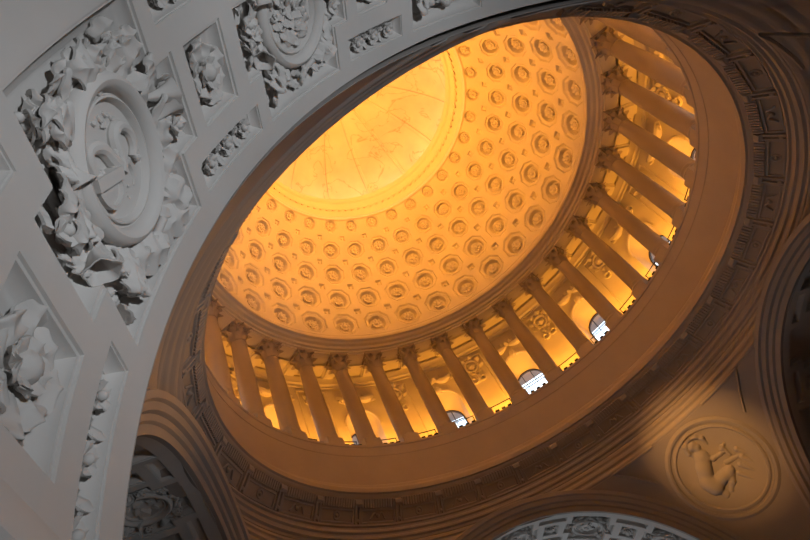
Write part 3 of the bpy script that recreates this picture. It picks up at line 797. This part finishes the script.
    g = MB(); g.lathe([(.049, .0125), (.03, .0110), (.0001, .0105)], 48); g = g.mapped(lambda V: V*np.array([.96, .96, .95])); part(m_, 'disc', g, M_PL)
    z0 = .011
    def sm_(pts, n=24):
        pts = np.array(pts, float); k = len(pts); tt = np.linspace(0, k-1, n); o = []
        for q in tt:
            i = min(int(q), k-2); u = q-i; p0, p1, p2, p3 = pts[max(i-1, 0)], pts[i], pts[i+1], pts[min(i+2, k-1)]
            o.append(.5*((2*p1)+(-p0+p2)*u+(2*p0-5*p1+4*p2-p3)*u*u+(-p0+3*p1-3*p2+p3)*u**3))
        return np.array(o)
    if emblem == 1:
        off = np.array([.0125, -.001])
        hR = np.array([(-.0134,.012),(-.0220,.004),(-.0234,-.007),(-.0264,-.016),(-.0358,-.019),(-.0463,-.014),(-.0522,-.005),(-.0507,.007),(-.0433,.014)])*.92 + off
        hL = np.array([(-.0134,.006),(-.0075,-.005),(-.003,-.015),(.006,-.022),(.0149,-.024),(.0194,-.020),(.0200,-.010),(.0170,-.002)])*.95 + off
        for P, nm in ((hR, 'horn'), (hL, 'horn')):
            q = sm_(P, 28); g = MB(); g.tube([(x, y, z0+.0015) for x, y in q], np.linspace(.0066, .0040, 28), 10); hh = part(m_, nm, g, M_PL)
            g = MB()
            for k in range(6):
                p = q[-1] + np.array([r.uniform(-.004, .004), r.uniform(-.004, .004)]); g.ball((p[0], p[1], z0+.004), .0026, 6)
            part(hh, 'fruit', g, M_PL)
        D = np.array([(.0328,-.003),(-.0075,.008),(-.0085,.017),(.003,.027),(.0200,.027),(.0298,.015)])*.95 + off
        g = MB(); q = sm_(list(D[1:]) + [D[0]], 26); top = [(x, y, z0+.0065) for x, y in q]
        cen = q.mean(0); inn = [(cen[0]+(x-cen[0])*.72, cen[1]+(y-cen[1])*.72, z0+.0065) for x, y in q]; low = [(cen[0]+(x-cen[0])*.66, cen[1]+(y-cen[1])*.66, z0+.003) for x, y in q]
        g.grid(np.array([[(x, y, z0-.002) for x, y in q], top, inn, low]), cv=True); g.add([(cen[0], cen[1], z0+.0045)] + low, [(0, 1+k, 1+(k+1) % 26) for k in range(26)])
        sh = part(m_, 'shield', g, M_PL)
        g = MB(); a_, b_ = D[0], D[1]; d = (b_-a_)/np.linalg.norm(b_-a_); nrm = np.array([-d[1], d[0]])
        P = [a_-nrm*.005, b_-nrm*.005, b_+nrm*.005, a_+nrm*.005]
        g.grid(np.array([[(*p, z0-.002) for p in P], [(*p, z0+.009) for p in P]]), cv=True); g.add([(*p, z0+.009) for p in P], [(0, 1, 2, 3)]); part(sh, 'band', g, M_PL)
        g = MB()
        for k in range(22):
            p = np.array([-.0134, .002])*.95 + off + np.array([r.gauss(0, .004), r.gauss(0, .006)]); g.ball((p[0], p[1], z0+.003), r.uniform(.0016, .003), 6)
        part(m_, 'knot', g, M_PL)
        g = MB(); q = sm_(np.array([(-.033,.012),(-.0358,.020),(-.034,.028),(-.0284,.034)])*.95+off, 14); g.tube([(x, y, z0) for x, y in q], np.linspace(.004, .001, 14), 8); part(m_, 'tail', g, M_PL)
        for (a, b) in (((-.006,-.037),(-.013,-.034)), ((-.018,-.037),(-.022,-.030)), ((-.022,-.030),(-.016,-.028)), ((-.026,-.036),(-.034,-.030)), ((-.034,-.030),(-.039,-.025)), ((-.019,-.026),(-.025,-.028))):
            a, b = np.array(a)*.95+off, np.array(b)*.95+off; g = MB(); g.tube([(*a, z0), (*((a+b)/2+.0015), z0+.001), (*b, z0)], .0014, 6); part(m_, 'ornament', g, M_PL)
        for k in range(8):
            p = np.array([(-.0164+r.uniform(-.006, .006))*.95, .024+r.uniform(-.008, .012)])+off; g = MB(); g.ball((p[0], p[1], z0), .0013, 5); part(m_, 'bead', g, M_PL)
    else:
        nl = 30 if detail else 8
        for k in range(nl):
            a = k*2.39996; R = .040*math.sqrt((k+.5)/nl); g = MB(); sz = r.uniform(.016, .024)*(1 if detail else 1.7)
            if R + sz*.6 > .049: sz = (.049-R)/.6
            g.sheet(place(leaf_pts(sz, sz*.36, .006, .5, 2, 12 if detail else 9, 5), (R*math.cos(a)-.3*sz*math.cos(a+1), R*math.sin(a)-.3*sz*math.sin(a+1)), a+1+r.uniform(-.6, .6), z0+.001, r.uniform(-.5, .5)), .002); part(m_, 'leaf', g, M_PL)
        if detail:
            for k in range(12):
                a = k*2.39996+1; R = .036*math.sqrt((k+.5)/12); g = MB(); pts = [(R*math.cos(a)+.007*(1-u*.8)*math.cos(6*u+a), R*math.sin(a)+.007*(1-u*.8)*math.sin(6*u+a), z0+.004) for u in np.linspace(0, 1, 14)]
                g.tube(pts, .0017, 6); part(m_, 'scroll', g, M_PL)
    return t
def square_rosette(A, th, label, seed, big=False, group='square coffer rosettes'):
    wc = .1335; r = random.Random(seed); fl = -.020; f = A.local(th, wc); t = thing('coffer_rosette', label, 'rosette', A.fr(th, wc, fl), group)
    hu = .020 if not big else .030
    for k in range(8):
        a = 2*PI*k/8 + .2; L = .043 if k % 2 == 0 else .036
        g = MB(); P = place(leaf_pts(L, .0150, .013, .35, 3, 12, 7), (0, 0), a, fl+.003, r.uniform(-.3, .3)); P[..., 0] *= (hu+.010)/.030; P[..., 1] *= 1.05; g.sheet(P, .0022); part(t, 'leaf', g.mapped(f), M_PL, True, 58, t)
    for k in range(6):
        a = 2*PI*k/6; g = MB(); g.sheet(place(leaf_pts(.023, .0100, .010, .5, 2, 12, 5), (0, 0), a, fl+.010, r.uniform(-.3, .3)), .002); part(t, 'petal', g.mapped(f), M_PL, True, 58, t)
    g = MB(); g.lathe([(.0095, .008), (.010, .015), (.0075, .021), (.004, .0235), (.0001, .024)], 16, (0, 0, fl), lobes=8, amp=.08); part(t, 'bud', g.mapped(f), M_PL, True, 58, t)
    return t
def strip_relief(A, ab, w0, w1, label, seed, n=3, group='flower strips of the arch soffit'):
    th = (ab[0]+ab[1])/2; wc = (w0+w1)/2; fl = -.014; f = A.local(th, wc); r = random.Random(seed)
    t = thing('flower_strip', label, 'relief', A.fr(th, wc, fl), group); L = R_(ab[1]-ab[0])*A.ra - .02
    for k in range(n):
        u = -L/2 + L*(k+.5)/n; R = .0155
        g = MB()
        for q in range(6):
            a = 2*PI*q/6 + .3; g.sheet(place(leaf_pts(R, R*.45, R*.5, .45, 2, 12, 5), (u, 0), a, fl+.002, r.uniform(-.3, .3)), .0016)
        fw_ = part(t, 'flower', g.mapped(f), M_PL, True, 58, t)
        g = MB(); g.ball((u, 0, fl+.009), .0040, 7); part(fw_, 'flower_centre', g.mapped(f), M_PL, True, 58, t)
        if k < n-1:
            for s in (-1, 1):
                g = MB(); g.sheet(place(leaf_pts(.017, .005, .008, .4, 2, 7, 5), (u+L/n*.5-.002, 0), s*1.1 + (0 if s > 0 else 0), fl+.003), .0016); part(t, 'leaf', g.mapped(f), M_PL, True, 58, t)
                g = MB(); g.tube([(u+L/n*.5+s*.004+s*.0035*math.cos(v)*(1-v/8), s*.0055+.0035*math.sin(v)*(1-v/8), fl+.006) for v in np.linspace(0, 6, 12)], .0014, 6); part(t, 'scroll', g.mapped(f), M_PL, True, 58, t)
    return t
garland_comp(near, near.comps[0], 'acanthus foliage and bell flowers around the largest medallion, left part of the white arch', 'large round medallion with crossed horns and shield, nearest on the white arch', 1, 3, True)
garland_comp(near, near.comps[1], 'carved leaves and ribbons around the leaf-filled medallion near the top of the white arch', 'round medallion filled with carved leaf scrolls, second along the white arch', 2, 11, True)
garland_comp(near, near.comps[2], 'shadowed leaf carving at the top edge of the picture, right of the upper flower strip', 'medallion cut by the top edge of the picture, third along the white arch', 2, 19, False)
for ab, nm, sd in ((near.squares[0], 'leafy rosette in the square coffer between the two white medallions', 1), (near.squares[1], 'leafy rosette in the square coffer cut by the top edge, right of the second medallion', 2), (near.squares[2], 'big leafy rosette in the square coffer at the left edge of the picture', 3)):
    square_rosette(near, (ab[0]+ab[1])/2, nm, sd, sd == 3)
for k, nm in ((0, 'strip of three carved flowers below the square coffer between the two white medallions'), (1, 'strip of three carved flowers right of the second medallion, near the top edge'), (2, 'strip of carved flowers at the lower left, along the curved edge of the white arch')):
    strip_relief(near, near.strips[k], .033, .066, nm, 20+k)
strip_relief(near, near.strips[0], .204, .238, 'strip of carved flowers cut by the top edge above the square rosette coffer', 31)
strip_relief(near, near.strips[3], .033, .066, 'shadowed flower strip at the top edge, where the white arch meets the dark ring', 33)
for k, (comp, place_) in enumerate(zip([c for c in far.comps if c[0] in (90, 114, 138)], ('right', 'middle', 'left'))):
    pl = {90: 'leftmost', 114: 'middle', 138: 'rightmost'}[comp[0]]
    garland_comp(far, comp, 'pale foliage around the %s medallion of the far arch at the bottom edge' % pl, '%s medallion of the pale far arch at the bottom edge' % pl, 2, 40+k, False)
for a, b in far.squares:
    if 95 < (a+b)/2 < 110 or 120 < (a+b)/2 < 132:
        square_rosette(far, (a+b)/2, 'small rosette of the far arch, %s of its middle medallion' % ('left' if (a+b)/2 < 114 else 'right'), 5)
garland_comp(left, left.comps[3], 'dim foliage around the oval medallion inside the dark left arch', 'dim oval medallion inside the dark arch at the lower left', 2, 50, False)

# ------------------------------------------------------------------ shell of the building around the crossing
B = 4.6; ZT = .99; ZF = -1.75
m = MB(); rev(m, [(.99, ZT), (1.6, ZT), (3.0, ZT), (7.0, ZT)], 96); struct('ceiling', m, M_ST)
m = MB(); m.add([(-B, -B, ZF), (B, -B, ZF), (B, B, ZF), (-B, B, ZF)], [(0, 1, 2, 3)]); struct('floor', m, M_ST)
for nm, a, b in (('wall_south', (-B, -B), (B, -B)), ('wall_east', (B, -B), (B, B)), ('wall_north', (B, B), (-B, B)), ('wall_west', (-B, B), (-B, -B))):
    m = MB(); m.add([(*a, ZF), (*b, ZF), (*b, ZT), (*a, ZT)], [(0, 1, 2, 3)]); struct(nm, m, M_ST)
# barrel vaults and side walls of the arms
def arm(A, w0, w1, name):
    g = MB(); g.grid(np.array([[A.xyz(t, w, .0) for w in (w0, w1)] for t in np.linspace(0, 180, 60)]))
    for sx in (-1, 1): g.grid(np.array([[(sx*A.ra, -(A.ye+w), z) for z in (0, ZF)] for w in (w0, w1)]) @ A.Rm.T)
    struct(name, g, M_ST)
arm(near, .46, 3.5, 'wall_near_arm'); arm(far, .30, 3.5, 'wall_far_arm'); arm(left, .60, 3.5, 'wall_left_arm'); arm(right, .60, 3.5, 'wall_right_arm')

# ------------------------------------------------------------------ light
AMB = (1.0, .37, .028)
def light(name, kind, pos, energy, color, target=None, **kw):
    l = bpy.data.lights.new(name, kind); l.energy = energy; l.color = color
    for k, v in kw.items(): setattr(l, k, v)
    o = bpy.data.objects.new(name, l); COL.objects.link(o); o.location = Vector(pos)*S
    if target is not None: o.rotation_euler = (Vector(target)*S - o.location).to_track_quat('-Z', 'Y').to_euler()
    return o
E_COVE, E_SAU, E_GAL, E_DAY, E_FAR = 3300, 20, 800, 2800, 1000
for i in range(16):
    a = 22.5*i + 4
    light('cove_lamp', 'SPOT', pol(.897, a, 1.912), E_COVE, AMB, pol(-.05, a, 2.42), spot_size=R_(62), spot_blend=.35, shadow_soft_size=.15)
for i in range(16): light('oculus_lamp', 'POINT', pol(.615, 22.5*i, 2.765), E_SAU, (1.0, .68, .5), shadow_soft_size=.1)
for i in range(32): a = AZC+11.25*i+5.625; light('gallery_lamp', 'SPOT', pol(1.045, a, 1.285), E_GAL, AMB, pol(1.15, a, 1.42), spot_size=R_(108), spot_blend=.7, shadow_soft_size=.12)
for th in (172, 150, 128, 106):                # added spots in place of daylight; soft cones darken the soffit's camera side
    light('vestibule_day_fill', 'SPOT', (.0, -1.85, -.3), E_DAY, (.88, .94, 1.0), (NEAR_R*math.cos(R_(th)), -1.055, NEAR_R*math.sin(R_(th))), spot_size=R_(38), spot_blend=1.0, shadow_soft_size=.45)
light('pendentive_fill', 'SPOT', pol(.93, 232, .96), 22000, (1.0, .47, .13), pol(1.05, 46.5, .67), spot_size=R_(16), spot_blend=1.0, shadow_soft_size=.3)  # added warm spot brightening the roundel, no fixture of the building
light('pendentive_fill', 'SPOT', pol(.93, 62, .96), 7000, (1.0, .47, .13), pol(1.02, 238, .86), spot_size=R_(30), spot_blend=1.0, shadow_soft_size=.3)  # mirrored twin, added to lift the near-left ring mouldings
light('far_day_fill', 'AREA', (0, 1.9, -.5), E_FAR, (.86, .93, 1.0), (0, 1.95, .5), shape='RECTANGLE', size=12, size_y=6)  # added upward area light for assumed daylight on the far soffit; no window there
w = bpy.data.worlds.new('sky'); SC.world = w; w.use_nodes = True
wt = w.node_tree; bg = wt.nodes['Background']; bg.inputs[1].default_value = 3.0
tc = wt.nodes.new('ShaderNodeTexCoord'); sx = wt.nodes.new('ShaderNodeSeparateXYZ'); rp = wt.nodes.new('ShaderNodeValToRGB')
wt.links.new(tc.outputs['Generated'], sx.inputs[0]); wt.links.new(sx.outputs['Z'], rp.inputs['Fac']); wt.links.new(rp.outputs['Color'], bg.inputs[0])
el = rp.color_ramp.elements; el[0].position = 0; el[0].color = (.05, .055, .06, 1); el[1].position = .75; el[1].color = (.45, .66, 1, 1)
e2 = el.new(.03); e2.color = (.9, .95, 1, 1); e3 = el.new(.5); e3.color = (.80, .90, 1, 1)
SC.view_settings.view_transform = 'Standard'; SC.view_settings.look = 'None'; SC.view_settings.exposure = 0; SC.view_settings.gamma = 1
SC.view_settings.use_curve_mapping = False
SC.cycles.max_bounces = 8; SC.cycles.diffuse_bounces = 5; SC.cycles.sample_clamp_indirect = 10
SC.cycles.use_denoising = True
